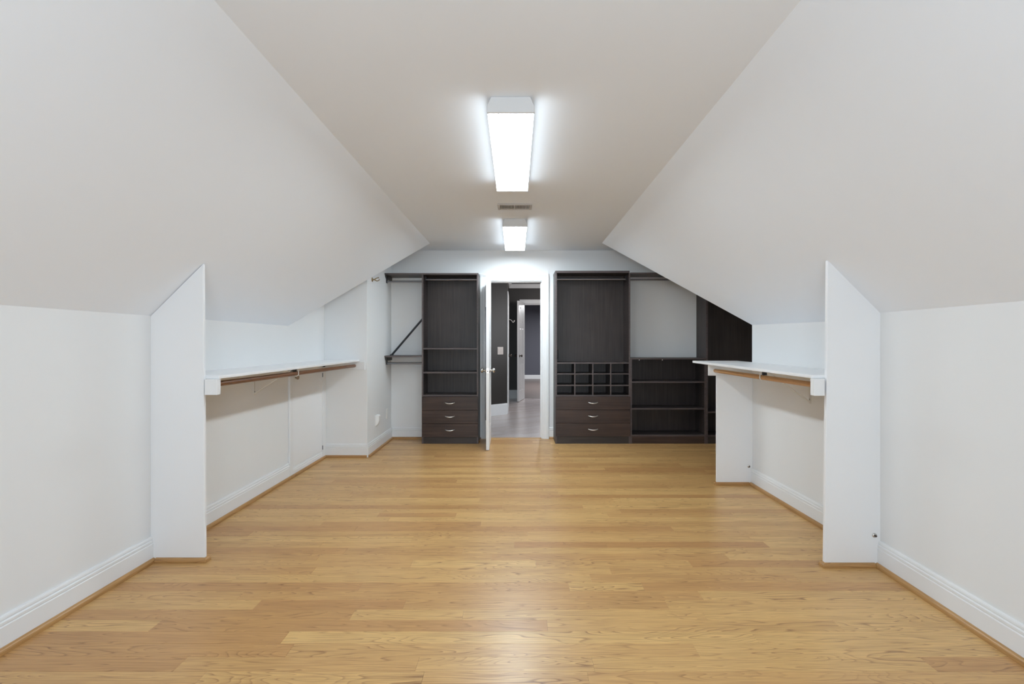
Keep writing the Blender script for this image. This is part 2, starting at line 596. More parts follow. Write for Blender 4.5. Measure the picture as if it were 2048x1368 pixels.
# ------------------------------------------------------------------ walls
struct('wall_left', MB().prism([(YFRONT, -0.1), (5.2, -0.1), (5.2, 2.01), (4.37, ZK), (YFRONT, ZK)], XL - 0.12, XL, 'X'), M['wall'])
struct('wall_left_return', MB().prism([(5.2, -0.1), (6.3, -0.1), (6.3, 2.43), (5.765, 2.43), (5.2, 2.01)], XL - 0.12, XJ, 'X'), M['wall'], 0.002)
rw = MB().add([(xr(YFRONT), YFRONT, -0.1), (xr(YRF), YRF + 0.02, -0.1), (xr(YRF), YRF + 0.02, ZK + 0.03), (xr(YFRONT), YFRONT, ZK + 0.03),
               (2.2, YFRONT, -0.1), (2.2, YRF + 0.02, -0.1), (2.2, YRF + 0.02, ZK + 0.03), (2.2, YFRONT, ZK + 0.03)],
              [(0, 1, 2, 3), (4, 7, 6, 5), (0, 4, 5, 1), (3, 2, 6, 7), (0, 3, 7, 4), (1, 5, 6, 2)])
struct('wall_right', rw, M['wall'])
struct('wall_right_niche', MB().box(XR, XR + 0.1, YRF + 0.02, 4.2, -0.1, ZK), M['wall'])
struct('wall_right_wing', MB().box(XR + 0.1, 3.4, 4.10, 4.2, -0.1, ZK), M['wall'])
struct('wall_right_end', MB().prism([(4.10, -0.1), (6.3, -0.1), (6.3, 2.43), (yv_r, 2.43), (4.2, ZK), (4.1, ZK)], 3.30, 3.4, 'X'), M['wall'])
OX0, OX1, OZ = -0.362, 0.335, 2.030      # door opening
wb = MB()
wb.prism([(XJ, -0.1), (OX0 - 0.02, -0.1), (OX0 - 0.02, OZ + 0.02), (OX1 + 0.02, OZ + 0.02), (OX1 + 0.02, -0.1), (3.3, -0.1), (3.3, ZC), (XJ, ZC)], YB, YB + 0.12, 'Y')
struct('wall_back', wb, M['wall'])
wf = MB()
wf.box(-2.2, 2.2, YFRONT - 0.1, YFRONT, -0.1, 0.75)
wf.box(-2.2, -0.7, YFRONT - 0.1, YFRONT, 0.75, 2.5)
wf.box(0.7, 2.2, YFRONT - 0.1, YFRONT, 0.75, 2.5)
wf.box(-0.7, 0.7, YFRONT - 0.1, YFRONT, 2.15, 2.5)
struct('wall_front', wf, M['wall'])
# window behind the camera, where the daylight comes from
w1 = struct_root('window_1')
fm = MB()
for x0, x1, z0, z1 in ((-0.7, 0.7, 0.75, 0.81), (-0.7, 0.7, 2.09, 2.15), (-0.7, -0.64, 0.81, 2.09), (0.64, 0.7, 0.81, 2.09), (-0.64, 0.64, 1.43, 1.47)):
    fm.box(x0, x1, YFRONT - 0.08, YFRONT - 0.02, z0, z1)
build('window_frame', fm, M['trim'], w1)
build('pane', MB().box(-0.64, 0.64, YFRONT - 0.055, YFRONT - 0.05, 0.81, 2.09), M['plastic'], w1)

# ------------------------------------------------------------------ baseboards, with the oak shoe moulding as a part
BASE = [(0, 0), (0.016, 0), (0.016, 0.103), (0.0115, 0.107), (0.0150, 0.111), (0.0150, 0.121), (0.0085, 0.126), (0.0115, 0.130), (0.0105, 0.138), (0.007, 0.145), (0, 0.145)]
LOWB = [(0, 0), (0.016, 0), (0.016, 0.055), (0.0115, 0.059), (0.015, 0.063), (0.015, 0.071), (0.009, 0.076), (0.011, 0.080), (0.006, 0.088), (0, 0.088)]


def shoe_prof(off):
    pts = [(off, 0), (off + 0.017, 0)]
    for k in range(0, 6):
        a = R(90) * k / 5
        pts.append((off + 0.017 * math.cos(a), 0.006 + 0.019 * math.sin(a)))
    return pts


def bset(name, path, side, prof=BASE, shoe=True, shoemat='shoe'):
    o = build(name, MB().sweep(prof, path, side), M['trim'], None, 0, 'structure')
    if shoe:
        build('shoe_moulding', MB().sweep(shoe_prof(0.016), path, side), M[shoemat], o, board=(rng.random(), rng.random(), rng.random(), 1),
              label='oak quarter round shoe moulding along the floor')
    return o


bset('baseboard_left_front', [(XL, YFRONT), (XL, YLF)], -1, shoemat='shoe_y')
bset('baseboard_left_niche', [(XL, YLF + 0.018), (XL, 4.37)], -1, shoemat='shoe_y')
bset('baseboard_left_return', [(XL, 5.2), (XJ, 5.2)], -1)
bset('baseboard_left_side', [(XJ, 5.2 - 0.016), (XJ, YB)], -1, shoemat='shoe_y')
bset('baseboard_back_left', [(XJ + 0.016, YB), (-1.151, YB)], -1)
bset('baseboard_back', [(OX1 + 0.098, YB), (0.487, YB)], -1)
bset('baseboard_right_front', [(xr(YFRONT), YFRONT), (xr(YRF), YRF)], 1, shoemat='shoe_y')
bset('baseboard_right_niche', [(XR, YRF + 0.02), (XR, 4.188)], 1, shoemat='shoe_y')

# ------------------------------------------------------------------ low access door in the left knee wall
d4 = struct_root('door_4', (XL, 4.37, 0))
o = (0, 0, 0)
build('casing', MB().box(0, 0.018, 0.0, 0.062, 0.0, 1.03), M['trim'], d4, 0.003)
build('casing', MB().box(0, 0.018, 0.735, 0.83, 0.0, 1.03), M['trim'], d4, 0.003)
build('door_slab', MB().box(0.0, 0.015, 0.066, 0.730, 0.092, 1.03), M['board'], d4, 0.0015)
build('baseboard', MB().sweep(LOWB, [(0, 0.062), (0, 0.735)], -1), M['trim'], d4)
build('shoe_moulding', MB().sweep(shoe_prof(0.018), [(0, 0.0), (0, 0.83)], -1), M['shoe_y'], d4, board=(0.3, 0.2, 0.7, 1))
build('knob', MB().lathe((0.015, 0.112, 0.915), (1, 0, 0), [(0, 0.009), (0.010, 0.008), (0.014, 0.016), (0.022, 0.019), (0.030, 0.016), (0.034, 0.007)]), M['knobwood'], d4, label='round wooden knob')
for z in (0.125, 0.896):
    build('hinge', MB().tube((0.020, 0.733, z - 0.022), (0.020, 0.733, z + 0.022), 0.0034, n=8), M['darkmetal'], d4)

# ------------------------------------------------------------------ white partitions beside the niches
# left: sloped top follows the ceiling, notched where the shelf cleat passes
pl = thing('partition', (-1.92, YLF + 0.009, 0), 'white sloped-top partition at the near end of the long shelf with dark brown rod', 'partition')
lo = pl.location


def pbuild(name, mb, mat, root, bev=0.0, **kw):
    """part given in world coordinates under a root that is not rotated"""
    off = Vector(root.location)
    mb.v = [tuple(Vector(p) - off) for p in mb.v]
    return build(name, mb, mat, root, bev, **kw)


pbuild('panel', MB().prism([(XL, 0), (-1.762, 0), (-1.772, 1.690), (XL, ZK - 0.002)], YLF, YLF + 0.018, 'Y'), M['board'], pl, 0.0015)
pbuild('shoe_moulding', MB().sweep(shoe_prof(0.0), [(XL + 0.033, YLF), (-1.762, YLF), (-1.762, YLF + 0.030)], -1), M['shoe'], pl, board=(0.5, 0.3, 0.1, 1), label='oak shoe moulding wrapping the partition foot')
pr = thing('partition', (1.88, YRF + 0.01, 0), 'white sloped-top partition at the near end of the shelf with the pale wood rod', 'partition')
pbuild('panel', MB().prism([(XR, 0), (1.714, 0), (1.731, 1.735), (XR, ZK - 0.002)], YRF, YRF + 0.02, 'Y'), M['board'], pr, 0.0015)
pbuild('shoe_moulding', MB().sweep(shoe_prof(0.0), [(1.714, YRF + 0.03), (1.714, YRF), (xr(YRF) - 0.033, YRF)], -1), M['shoe'], pr, board=(0.6, 0.8, 0.4, 1), label='oak shoe moulding wrapping the partition foot')
pe = thing('partition', (1.91, 4.20, 0), 'low white end partition carrying the far end of the shelf with pale rod', 'partition')
pbuild('panel', MB().box(1.755, XR, 4.188, 4.206, 0, 1.045), M['board'], pe, 0.0015)
pbuild('shoe_moulding', MB().sweep(shoe_prof(0.0), [(1.755, 4.215), (1.755, 4.188), (XR - 0.033, 4.188)], -1), M['shoe'], pe, board=(0.2, 0.5, 0.9, 1))

# ------------------------------------------------------------------ white shelves on cleats
sh = thing('wall_shelf', (XL + 0.2, 4.0, 1.04), 'long white shelf on cleats above the low knee wall door', 'shelf')
pbuild('shelf_board', MB().box(XL, -1.690, YLF + 0.018, 5.2, 1.036, 1.054), M['board'], sh, 0.002)
pbuild('cleat', MB().box(-1.764, -1.692, YLF, YLF + 0.034, 0.946, 1.0355), M['trim'], sh, 0.002)
pbuild('cleat', MB().box(XL + 0.001, -1.7645, YLF + 0.019, YLF + 0.037, 0.946, 1.0355), M['trim'], sh, 0.001)
pbuild('cleat', MB().box(XL, -1.628, 5.181, 5.1995, 0.946, 1.0355), M['trim'], sh, 0.002)
pbuild('cleat', MB().box(XL, XL + 0.018, YLF + 0.04, 5.18, 0.975, 1.0355), M['trim'], sh, 0.002)
sr = thing('wall_shelf', (XR - 0.2, 3.5, 1.05), 'shorter white shelf overhanging the low end partition toward the dark cabinets', 'shelf')
mbs = MB().add([(1.652, YRF + 0.02, 1.0435), (XR, YRF + 0.02, 1.0435), (XR, 4.49, 1.0525), (1.655, 4.49, 1.0525),
                (1.652, YRF + 0.02, 1.0625), (XR, YRF + 0.02, 1.0625), (XR, 4.49, 1.0725), (1.655, 4.49, 1.0725)],
               [(0, 3, 2, 1), (4, 5, 6, 7), (0, 1, 5, 4), (1, 2, 6, 5), (2, 3, 7, 6), (3, 0, 4, 7)])
pbuild('shelf_board', mbs, M['board'], sr, 0.002)
pbuild('cleat', MB().box(1.654, 1.715, YRF, YRF + 0.034, 0.948, 1.043), M['trim'], sr, 0.002)
pbuild('cleat', MB().box(1.7155, XR - 0.001, YRF + 0.021, YRF + 0.038, 0.948, 1.043), M['trim'], sr, 0.001)
pbuild('cleat', MB().box(1.678, XR - 0.001, 4.168, 4.187, 0.955, 1.048), M['trim'], sr, 0.002)
pbuild('cleat', MB().box(XR - 0.018, XR, YRF + 0.04, 4.167, 0.975, 1.043), M['trim'], sr, 0.002)


def rod_with_joint(label, x, y0, y1, z0, z1, mat, yj, r=0.0165, lab=None):
    t = thing('closet_rod', (x, (y0 + y1) / 2, (z0 + z1) / 2), label, 'rod')
    zj = z0 + (z1 - z0) * (yj - y0) / (y1 - y0)
    pbuild('dowel', MB().tube((x, y0, z0), (x, yj - 0.004, zj), r, n=20), mat, t, board=(0.4, 0.3, 0.6, 1))
    pbuild('dowel', MB().tube((x, yj, zj), (x, y1, z1), r * 0.98, n=20), mat, t, board=(0.8, 0.9, 0.2, 1))
    return t


rod_with_joint('dark brown wooden rod hung under the long shelf', -1.737, YLF + 0.034, 5.181, 1.004, 0.990, M['rod_dark'], 3.80)
rod_with_joint('pale honey wooden rod hung under the shorter shelf', 1.735, YRF + 0.034, 4.168, 0.998, 0.998, M['rod_light'], 3.62)


def bracket(label, xw, sgn, y, xrod, zrod, zs, zb):
    """shelf-and-rod bracket: wall strap, top arm, diagonal stay and the hook that cradles the rod"""
    t = thing('shelf_bracket', (xw, y, zb), label, 'bracket', 'folded steel shelf brackets')
    X = lambda d: xw + sgn * d
    pbuild('wall_strap', MB().box(X(0), X(0.004), y - 0.011, y + 0.011, zb, zs - 0.064), M['wirewhite'], t, 0.0008)
    pbuild('arm', MB().box(X(0.019), X(0.36), y - 0.009, y + 0.009, zs - 0.005, zs - 0.0005), M['wirewhite'], t, 0.0008)
    a = Vector((X(0.004), y, zb + 0.012))
    b = Vector((X(0.30), y, zs - 0.006))
    d = (b - a).normalized()
    n = Vector((-d.z, 0, d.x)) * 0.003
    w = Vector((0, 0.0085, 0))
    pbuild('stay', MB().add([a - n - w, a + n - w, a + n + w, a - n + w, b - n - w, b + n - w, b + n + w, b - n + w],
                            [(0, 1, 2, 3), (7, 6, 5, 4), (0, 4, 5, 1), (1, 5, 6, 2), (2, 6, 7, 3), (3, 7, 4, 0)]), M['wirewhite'], t, 0.0008)
    pts = []
    for k in range(9):
        a_ = R(20) - R(200) * k / 8
        pts.append((xrod + sgn * 0.0205 * math.cos(a_), y, zrod + 0.0205 * math.sin(a_)))
    pts = [(X(0.352), y, zs - 0.004)] + pts
    pbuild('rod_hook', MB().path(pts, 0.0035, 8), M['wirewhite'], t)
    pbuild('screw', MB().tube((X(0.004), y, zb + 0.03), (X(0.0065), y, zb + 0.03), 0.004, n=8), M['steel'], t)
    pbuild('clip', MB().box(xrod - 0.012, xrod + 0.012, y - 0.035, y - 0.012, zrod + 0.018, zs - 0.001), M['darkmetal'], t, label='dark clip over the rod')
    return t


bracket('white steel bracket propping the long shelf and dark rod', XL, 1, 3.80, -1.737, 0.9965, 1.036, 0.825)
bracket('white steel bracket propping the shorter shelf and pale rod', XR, -1, 3.37, 1.735, 0.998, 1.0455, 0.815)

# ------------------------------------------------------------------ dark closet units
YT = 5.885     # front of the carcasses
YK = 6.182     # back panel front face
T = 0.019


def handle(parent, x, y, z, w=0.115):
    pts, rr = [], []
    for k in range(13):
        u = k / 12
        a = (u - 0.5) * 2
        pts.append((x + a * w / 2, y - 0.028 * (1 - a * a) ** 0.7 - 0.001, z + 0.004 - 0.008 * (1 - a * a)))
        rr.append(0.0040 + 0.0028 * (1 - a * a))
    return build('handle', MB().path(pts, rr, 8), M['pull'], parent, label='arched satin nickel pull')


def drawer(root, x0, x1, z0, z1, lock=False):
    L = Vector(root.location)
    f = pbuild('drawer', MB().box(x0, x1, YT - 0.019, YT - 0.0005, z0, z1), M['drawer'], root, 0.0015, label='brown woodgrain drawer front')
    handle(f, (x0 + x1) / 2 - L.x, YT - 0.019 - L.y, (z0 + z1) / 2 - L.z + 0.005)
    if lock:
        build('keyhole', MB().lathe(((x0 + x1) / 2 - 0.018 - L.x, YT - 0.0185 - L.y, z1 - 0.022 - L.z), (0, -1, 0), [(0, 0.007), (0.002, 0.007), (0.0025, 0.004)], 12), M['darkmetal'], f)


def shelf(root, x0, x1, z0, z1, y0=None, y1=None, name='shelf'):
    y0 = YT + 0.004 if y0 is None else y0
    y1 = YK if y1 is None else y1
    s = pbuild(name, MB().box(x0, x1, y0 + 0.0012, y1, z0, z1), M['espresso_x'], root)
    L = Vector(root.location)
    build('edge_band', MB().box(x0 - L.x, x1 - L.x, y0 - L.y, y0 + 0.0012 - L.y, z0 - L.z, z1 - L.z), M['edge'], s)
    return s


def side_panel(root, x0, x1, z1, z0=0.0, y0=None):
    y0 = YT if y0 is None else y0
    s = pbuild('side_panel', MB().box(x0, x1, y0 + 0.0012, YB - 0.001, z0, z1), M['espresso'], root)
    L = Vector(root.location)
    build('edge_band', MB().box(x0 - L.x, x1 - L.x, y0 - L.y, y0 + 0.0012 - L.y, z0 - L.z, z1 - L.z), M['edge'], s)
    return s


def pins(root, x, sgn, z0, z1, skip=()):
    """two columns of shelf-pin holes on an inner face"""
    mb = MB()
    z = z0
    while z < z1:
        if not any(a < z < b for a, b in skip):
            for y in (YT + 0.05, YT + 0.17, YT + 0.24):
                mb.tube((x, y, z), (x + sgn * 0.0012, y, z), 0.0032, n=6)
        z += 0.032
    o = pbuild('shelf_pin_holes', mb, M['rodmetal'], root)
    o['kind'] = 'stuff'
    return o


def hanging_rod(root, x0, x1, y, z, r=0.0125):
    pbuild('hanging_rod', MB().tube((x0, y, z), (x1, y, z), r, n=14), M['rodmetal'], root, label='grey metal hanging rod')
    for xx, s in ((x0, 1), (x1, -1)):
        pbuild('rod_socket', MB().box(xx, xx + s * 0.010, y - 0.013, y + 0.013, z - 0.017, z + 0.040), M['darkmetal'], root, 0.002)


# --- tower left of the doorway
A0, A1 = -1.149, -0.455
tw = thing('closet_tower', ((A0 + A1) / 2, 6.04, 0), 'narrower espresso closet tower with two open shelves over three drawers', 'wardrobe')
side_panel(tw, A0, A0 + T, 2.072)
side_panel(tw, A1 - T, A1, 2.072)
shelf(tw, A0, A1, 2.0725, 2.0915, YT - 0.006, YB - 0.001, 'top_panel')
mid = (A0 + A1) / 2
pbuild('back_panel', MB().box(A0 + T, mid - 0.0003, YK, YB - 0.002, 0.09, 2.072), M['espresso'], tw)
pbuild('back_panel', MB().box(mid + 0.0003, A1 - T, YK, YB - 0.002, 0.09, 2.072), M['espresso'], tw)
hanging_rod(tw, A0 + T, A1 - T, 6.03, 2.030)
shelf(tw, A0 + T, A1 - T, 1.155, 1.174)
shelf(tw, A0 + T, A1 - T, 0.862, 0.881)
shelf(tw, A0 + T, A1 - T, 0.580, 0.599)
for i, (z0, z1) in enumerate(((0.415, 0.577), (0.250, 0.412), (0.085, 0.247))):
    drawer(tw, A0 + 0.004, A1 - 0.004, z0, z1, i == 0)
pbuild('toe_kick', MB().box(A0 + T, A1 - T, YT + 0.002, YT + 0.018, 0.0, 0.0848), M['espresso_x'], tw)
pins(tw, A0 + T, 1, 0.65, 1.95, ((0.85, 0.9), (1.14, 1.19)))
pbuild('shoe_moulding', MB().box(A1 + 0.0005, A1 + 0.013, YT + 0.06, YB - 0.022, 0.0, 0.022), M['shoe_y'], tw, 0.005, board=(0.1, 0.4, 0.2, 1), label='oak shoe moulding along the side')

# --- open hanging section between the tower and the return wall
hg = thing('hanging_shelf', (-1.38, 6.04, 2.08), 'upper dark hanging shelf with grey rod left of the narrower tower', 'shelf', 'dark hanging shelves beside the tower')
shelf(hg, XJ, A0 - 0.0005, 2.0735, 2.0915, YT - 0.004, YB - 0.001, 'shelf_board')
hg2 = thing('hanging_shelf', (-1.38, 6.04, 1.07), 'lower dark hanging shelf with grey rod left of the narrower tower', 'shelf', 'dark hanging shelves beside the tower')
shelf(hg2, XJ, A0 - 0.0005, 1.0605, 1.0785, YT - 0.012, YB - 0.001, 'shelf_board')
for root, zs in ((hg, 2.0735), (hg2, 1.0605)):
    zr = zs - 0.078
    pbuild('hanging_rod', MB().tube((XJ + 0.012, 5.965, zr), (A0 - 0.001, 5.965, zr), 0.0125, n=14), M['rodmetal'], root, label='grey metal hanging rod')
    pbuild('rod_bracket', MB().prism([(5.935, zs - 0.0005), (5.905, zs - 0.0005), (5.905, zs - 0.02), (5.950, zs - 0.05), (5.948, zs - 0.094), (5.982, zs - 0.094), (5.982, zs - 0.05), (5.955, zs - 0.03)], XJ, XJ + 0.014, 'X'), M['darkmetal'], root, 0.001)
    pbuild('cleat', MB().box(XJ, XJ + 0.012, 5.99, YB - 0.001, zs - 0.045, zs - 0.0005), M['espresso_x'], root)
br = thing('brace_bar', (-1.37, 6.12, 1.08), 'slanted dark grey metal bar rising from lower hanging shelf to the tower', 'bar')
pbuild('tube', MB().tube((-1.574, 6.12, 1.086), (A0 - 0.004, 6.12, 1.578), 0.0125, n=14), M['darkmetal'], br)
pbuild('foot', MB().box(-1.598, -1.556, 6.105, 6.135, 1.0787, 1.090), M['darkmetal'], br, 0.002)
pbuild('foot', MB().box(A0 - 0.008, A0 - 0.0006, 6.105, 6.135, 1.555, 1.60), M['darkmetal'], br, 0.002)

# --- wide tower right of the doorway
B0, B1 = 0.489, 1.408
tb = thing('closet_tower', ((B0 + B1) / 2, 6.03, 0), 'wider espresso closet tower with twelve cubbyholes over three drawers', 'wardrobe')
side_panel(tb, B0, B0 + T, 2.092)
side_panel(tb, B1 - T, B1, 2.092)
shelf(tb, B0 - 0.002, B1 - 0.012, 2.0925, 2.119, YT - 0.012, YB - 0.001, 'top_panel')
mid = (B0 + B1) / 2 - 0.02
pbuild('back_panel', MB().box(B0 + T, mid - 0.0003, YK, YB - 0.002, 0.09, 2.092), M['espresso'], tb)
pbuild('back_panel', MB().box(mid + 0.0003, B1 - T, YK, YB - 0.002, 0.09, 2.092), M['espresso'], tb)
hanging_rod(tb, B0 + T, B1 - T, 6.03, 2.036)
shelf(tb, B0 + T, B1 - T, 0.980, 0.997)
shelf(tb, B0 + T, B1 - T, 0.581, 0.597)
cub0, cub1 = B0 + T, B1 - T
for z in (0.848, 0.707):
    shelf(tb, cub0, cub1, z, z + 0.014, YT + 0.006, name='cubby_shelf')
for k in (1, 2, 3):
    x = cub0 + (cub1 - cub0) * k / 4
    for z0, z1 in ((0.5975, 0.7068), (0.7215, 0.8478), (0.8625, 0.9798)):
        s = pbuild('cubby_divider', MB().box(x - 0.007, x + 0.007, YT + 0.0075, YK, z0, z1), M['espresso'], tb)
        build('edge_band', MB().box(x - 0.007 - tb.location.x, x + 0.007 - tb.location.x, YT + 0.0063 - tb.location.y, YT + 0.0075 - tb.location.y, z0, z1), M['edge'], s)
for z0, z1 in ((0.419, 0.579), (0.257, 0.416), (0.093, 0.254)):
    drawer(tb, B0 + 0.004, B1 - 0.005, z0, z1)
pbuild('toe_kick', MB().box(B0 + T, B1 - T, YT + 0.002, YT + 0.018, 0.0, 0.0925), M['espresso_x'], tb)
pins(tb, B1 - T, -1, 1.03, 2.0)
op = pbuild('outlet_cutout', MB().box(B0 + T + 0.003, B0 + T + 0.042, YK - 0.003, YK - 0.0002, 1.035, 1.145), M['black'], tb, label='dark cutout frame in the back panel')
build('outlet_plate', MB().box(B0 + T + 0.008 - tb.location.x, B0 + T + 0.035 - tb.location.x, YK - 0.006 - tb.location.y, YK - 0.003 - tb.location.y, 1.045, 1.135), M['espresso'], op, 0.001)
build('switch', MB().box(B0 + T + 0.010 - tb.location.x, B0 + T + 0.018 - tb.location.x, YK - 0.012 - tb.location.y, YK - 0.006 - tb.location.y, 1.085, 1.100), M['steel'], op, 0.001)

# --- low shelf unit
C0, C1 = 1.4085, 2.3350
lb = thing('low_shelf_unit', ((C0 + C1) / 2, 6.03, 0), 'low espresso shelf unit with three open tiers beside the cubbyhole tower', 'bookcase')
side_panel(lb, C0, C0 + T, 1.032)
side_panel(lb, C1 - T, C1, 1.032)
shelf(lb, C0, C1, 1.0325, 1.0505, YT - 0.006, YB - 0.001, 'top_panel')
pbuild('back_panel', MB().box(C0 + T, C1 - T, YK + 0.004, YB - 0.002, 0.09, 1.032), M['espresso'], lb)
for z in (0.745, 0.418, 0.090):
    shelf(lb, C0 + T, C1 - T, z, z + 0.019)
pbuild('toe_kick', MB().box(C0 + T, C1 - T, YT + 0.004, YT + 0.020, 0.0, 0.0895), M['drawer'], lb)
pins(lb, C1 - T, -1, 0.14, 1.0, ((0.735, 0.775), (0.41, 0.445)))
for x in (1.53, 1.815):
    pbuild('shelf_pin', MB().tube((x, YT + 0.05, 1.0322), (x, YT + 0.05, 1.020), 0.007, n=10), M['steel'], lb)

# --- shelf with rod above it
hs = thing('hanging_shelf', (1.87, 6.03, 2.09), 'dark shelf and rod above the bare wall beside the cubbyhole tower', 'shelf')
shelf(hs, B1 + 0.0005, C1 - 0.0005, 2.080, 2.098, YT + 0.0, YB - 0.001, 'shelf_board')
hanging_rod(hs, B1 + 0.0005, C1 - 0.0005, 6.03, 2.030)

# --- corner tower
D0, D1 = 2.3355, 3.28
ct = thing('corner_closet_tower', ((D0 + D1) / 2, 6.03, 0), 'near-black tall corner closet tower behind the shorter white shelf', 'wardrobe')
side_panel(ct, D0, D0 + T + 0.004, 2.092)
side_panel(ct, D1 - T, D1, 2.092)
shelf(ct, D0, D1, 2.0925, 2.1115, YT - 0.004, YB - 0.001, 'top_panel')
pbuild('back_panel', MB().box(D0 + T + 0.004, D1 - T, YK - 0.02, YB - 0.002, 0.09, 2.092), M['espresso'], ct)
for z in (0.376, 0.086):
    shelf(ct, D0 + T + 0.004, D1 - T, z, z + 0.019, None, YK - 0.02)
pbuild('toe_kick', MB().box(D0 + T + 0.004, D1 - T, YT + 0.004, YT + 0.02, 0.0, 0.0855), M['espresso_x'], ct)

# ------------------------------------------------------------------ doorway: jamb, casing, open door
tr = struct_root('trim_1')
jm = MB()
jm.box(OX0 - 0.02, OX0, YB - 0.002, YB + 0.122, 0, OZ)
jm.box(OX1, OX1 + 0.02, YB - 0.002, YB + 0.122, 0, OZ)
jm.box(OX0 - 0.02, OX1 + 0.02, YB - 0.002, YB + 0.122, OZ, OZ + 0.02)
build('jamb', jm, M['trim'], tr)
st = MB()
st.box(OX0, OX0 + 0.012, YB + 0.045, YB + 0.075, 0, OZ)
st.box(OX1 - 0.012, OX1, YB + 0.045, YB + 0.075, 0, OZ)
st.box(OX0, OX1, YB + 0.045, YB + 0.075, OZ - 0.012, OZ)
build('door_stop', st, M['trim'], tr)
CP = [(0, 0), (0.006, -0.009), (0.020, -0.011), (0.024, -0.014), (0.060, -0.017), (0.066, -0.022), (0.088, -0.022), (0.092, -0.019), (0.092, 0)]


def casing(x0, x1, zt, y, sgn, parent, mat):
    """three mitred lengths; profile (distance from opening, offset in y)"""
    n = len(CP)
    for a, b in ((0, 1), (1, 2), (2, 3)):
        vs = []
        for c in (a, b):
            for u, t in CP:
                p = [(x0 - u, 0), (x0 - u, zt + u), (x1 + u, zt + u), (x1 + u, 0)][c]
                vs.append((p[0], y + t * sgn, p[1]))
        fs = [(j, (j + 1) % n, n + (j + 1) % n, n + j) for j in range(n)] + [tuple(range(n)), tuple(range(n, 2 * n))[::-1]]
        build('casing', MB().add(vs, fs), mat, parent)


casing(OX0 - 0.004, OX1 + 0.004, OZ + 0.004, YB, 1, tr, M['trim'])
build('strike_plate', MB().box(OX1 - 0.0015, OX1 + 0.0002, YB + 0.012, YB + 0.036, 0.88, 0.94), M['steel'], tr)
build('threshold', MB().box(OX0, OX1, YB + 0.005, YB + 0.055, -0.02, 0.004), M['shoe'], tr, 0.002, board=(0.6, 0.1, 0.3, 1))


def six_panel_door(root, w, h, t, mat):
    """slab in the root's frame: hinge edge at x=0, running +x, thickness centred in y; rails and stiles are one slab, the raised panels parts"""
    stile, mull = 0.105, 0.095
    xs = [0, stile, (w - mull) / 2, (w + mull) / 2, w - stile, w]
    zs = [0.008, 0.22, 0.80, 0.93, 1.55, 1.65, h - 0.115, h]
    cells = [(i, j) for i in (1, 3) for j in (1, 3, 5)]
    mb = MB()
    for i in range(5):
        for j in range(7):
            if (i, j) in cells: continue
            pass
    for i in (0, 2, 4):
        mb.box(xs[i], xs[i + 1], -t / 2, t / 2, zs[0], zs[7])
    for i in (1, 3):
        for j in (0, 2, 4, 6):
            mb.box(xs[i], xs[i + 1], -t / 2, t / 2, zs[j], zs[j + 1])
    build('door_slab', mb, mat, root)
    for i, j in cells:
        x0, x1, z0, z1 = xs[i], xs[i + 1], zs[j], zs[j + 1]
        p = MB().box(x0, x1, -t / 2 + 0.010, t / 2 - 0.010, z0, z1)
        for sg in (-1, 1):
            a, b = 0.012, 0.036
            y0, y1 = sg * (t / 2 - 0.0095), sg * (t / 2 - 0.002)
            p.add([(x0 + a, y0, z0 + a), (x1 - a, y0, z0 + a), (x1 - a, y0, z1 - a), (x0 + a, y0, z1 - a),
                   (x0 + b, y1, z0 + b), (x1 - b, y1, z0 + b), (x1 - b, y1, z1 - b), (x0 + b, y1, z1 - b)],
                  [(4, 5, 6, 7), (0, 1, 5, 4), (1, 2, 6, 5), (2, 3, 7, 6), (3, 0, 4, 7)])
            # sticking around the panel
            for (q0, q1, r0, r1) in ((x0, x1, z0, z0 + 0.010), (x0, x1, z1 - 0.010, z1), (x0, x0 + 0.010, z0 + 0.01, z1 - 0.01), (x1 - 0.010, x1, z0 + 0.01, z1 - 0.01)):
                p.box(q0, q1, sg * (t / 2 - 0.012), sg * (t / 2 - 0.004), r0, r1)
        build('panel', p, mat, root)


def knob_pair(root, x, z, t, mat):
    for sg in (-1, 1):
        build('knob', MB().lathe((x, sg * t / 2, z), (0, sg, 0), [(0, 0.031), (0.004, 0.031), (0.008, 0.024), (0.012, 0.011), (0.030, 0.010), (0.035, 0.018), (0.043, 0.026), (0.053, 0.028), (0.061, 0.024), (0.065, 0.012), (0.066, 0.001)], 24), mat, root, label='round metal door knob')


DW, DT = 0.685, 0.036
d1 = struct_root('door_1', (-0.332, 6.185, 0), R(-90 + 1.1))
d1['label'] = 'white six-panel door standing open, seen edge-on'
six_panel_door(d1, DW, 2.022, DT, M['trim'])
knob_pair(d1, DW - 0.062, 0.918, DT, M['steel'])
build('latch_plate', MB().box(DW - 0.0002, DW + 0.0015, -0.012, 0.012, 0.89, 0.946), M['steel'], d1)
build('latch_bolt', MB().tube((DW + 0.0015, 0, 0.912), (DW + 0.003, 0, 0.912), 0.007, n=10), M['black'], d1)
for z in (0.25, 1.02, 1.78):
    build('hinge', MB().tube((-0.006, -DT / 2 - 0.004, z - 0.045), (-0.006, -DT / 2 - 0.004, z + 0.045), 0.006, n=10), M['steel'], d1)
mr = tag(build('door_mirror', MB().box(0.16, 0.60, -DT / 2 - 0.016, -DT / 2 - 0.0005, 0.335, 1.655), M['darkmetal'], None, 0.002), 'dark edged panel hung on the back of the open white door', 'mirror')
mr.matrix_world = d1.matrix_basis
mr.location = d1.location
mr.rotation_euler = d1.rotation_euler
me2 = MB().box(0.175, 0.585, -DT / 2 - 0.0175, -DT / 2 - 0.016, 0.35, 1.64)
build('glass', me2, M['steel'], mr)

# ------------------------------------------------------------------ hall beyond the doorway
YH = 10.6
hf = struct('floor_hall', MB().box(-1.3, 1.4, YB + 0.02, YH + 0.05, -0.10, -0.021), M['sub'])
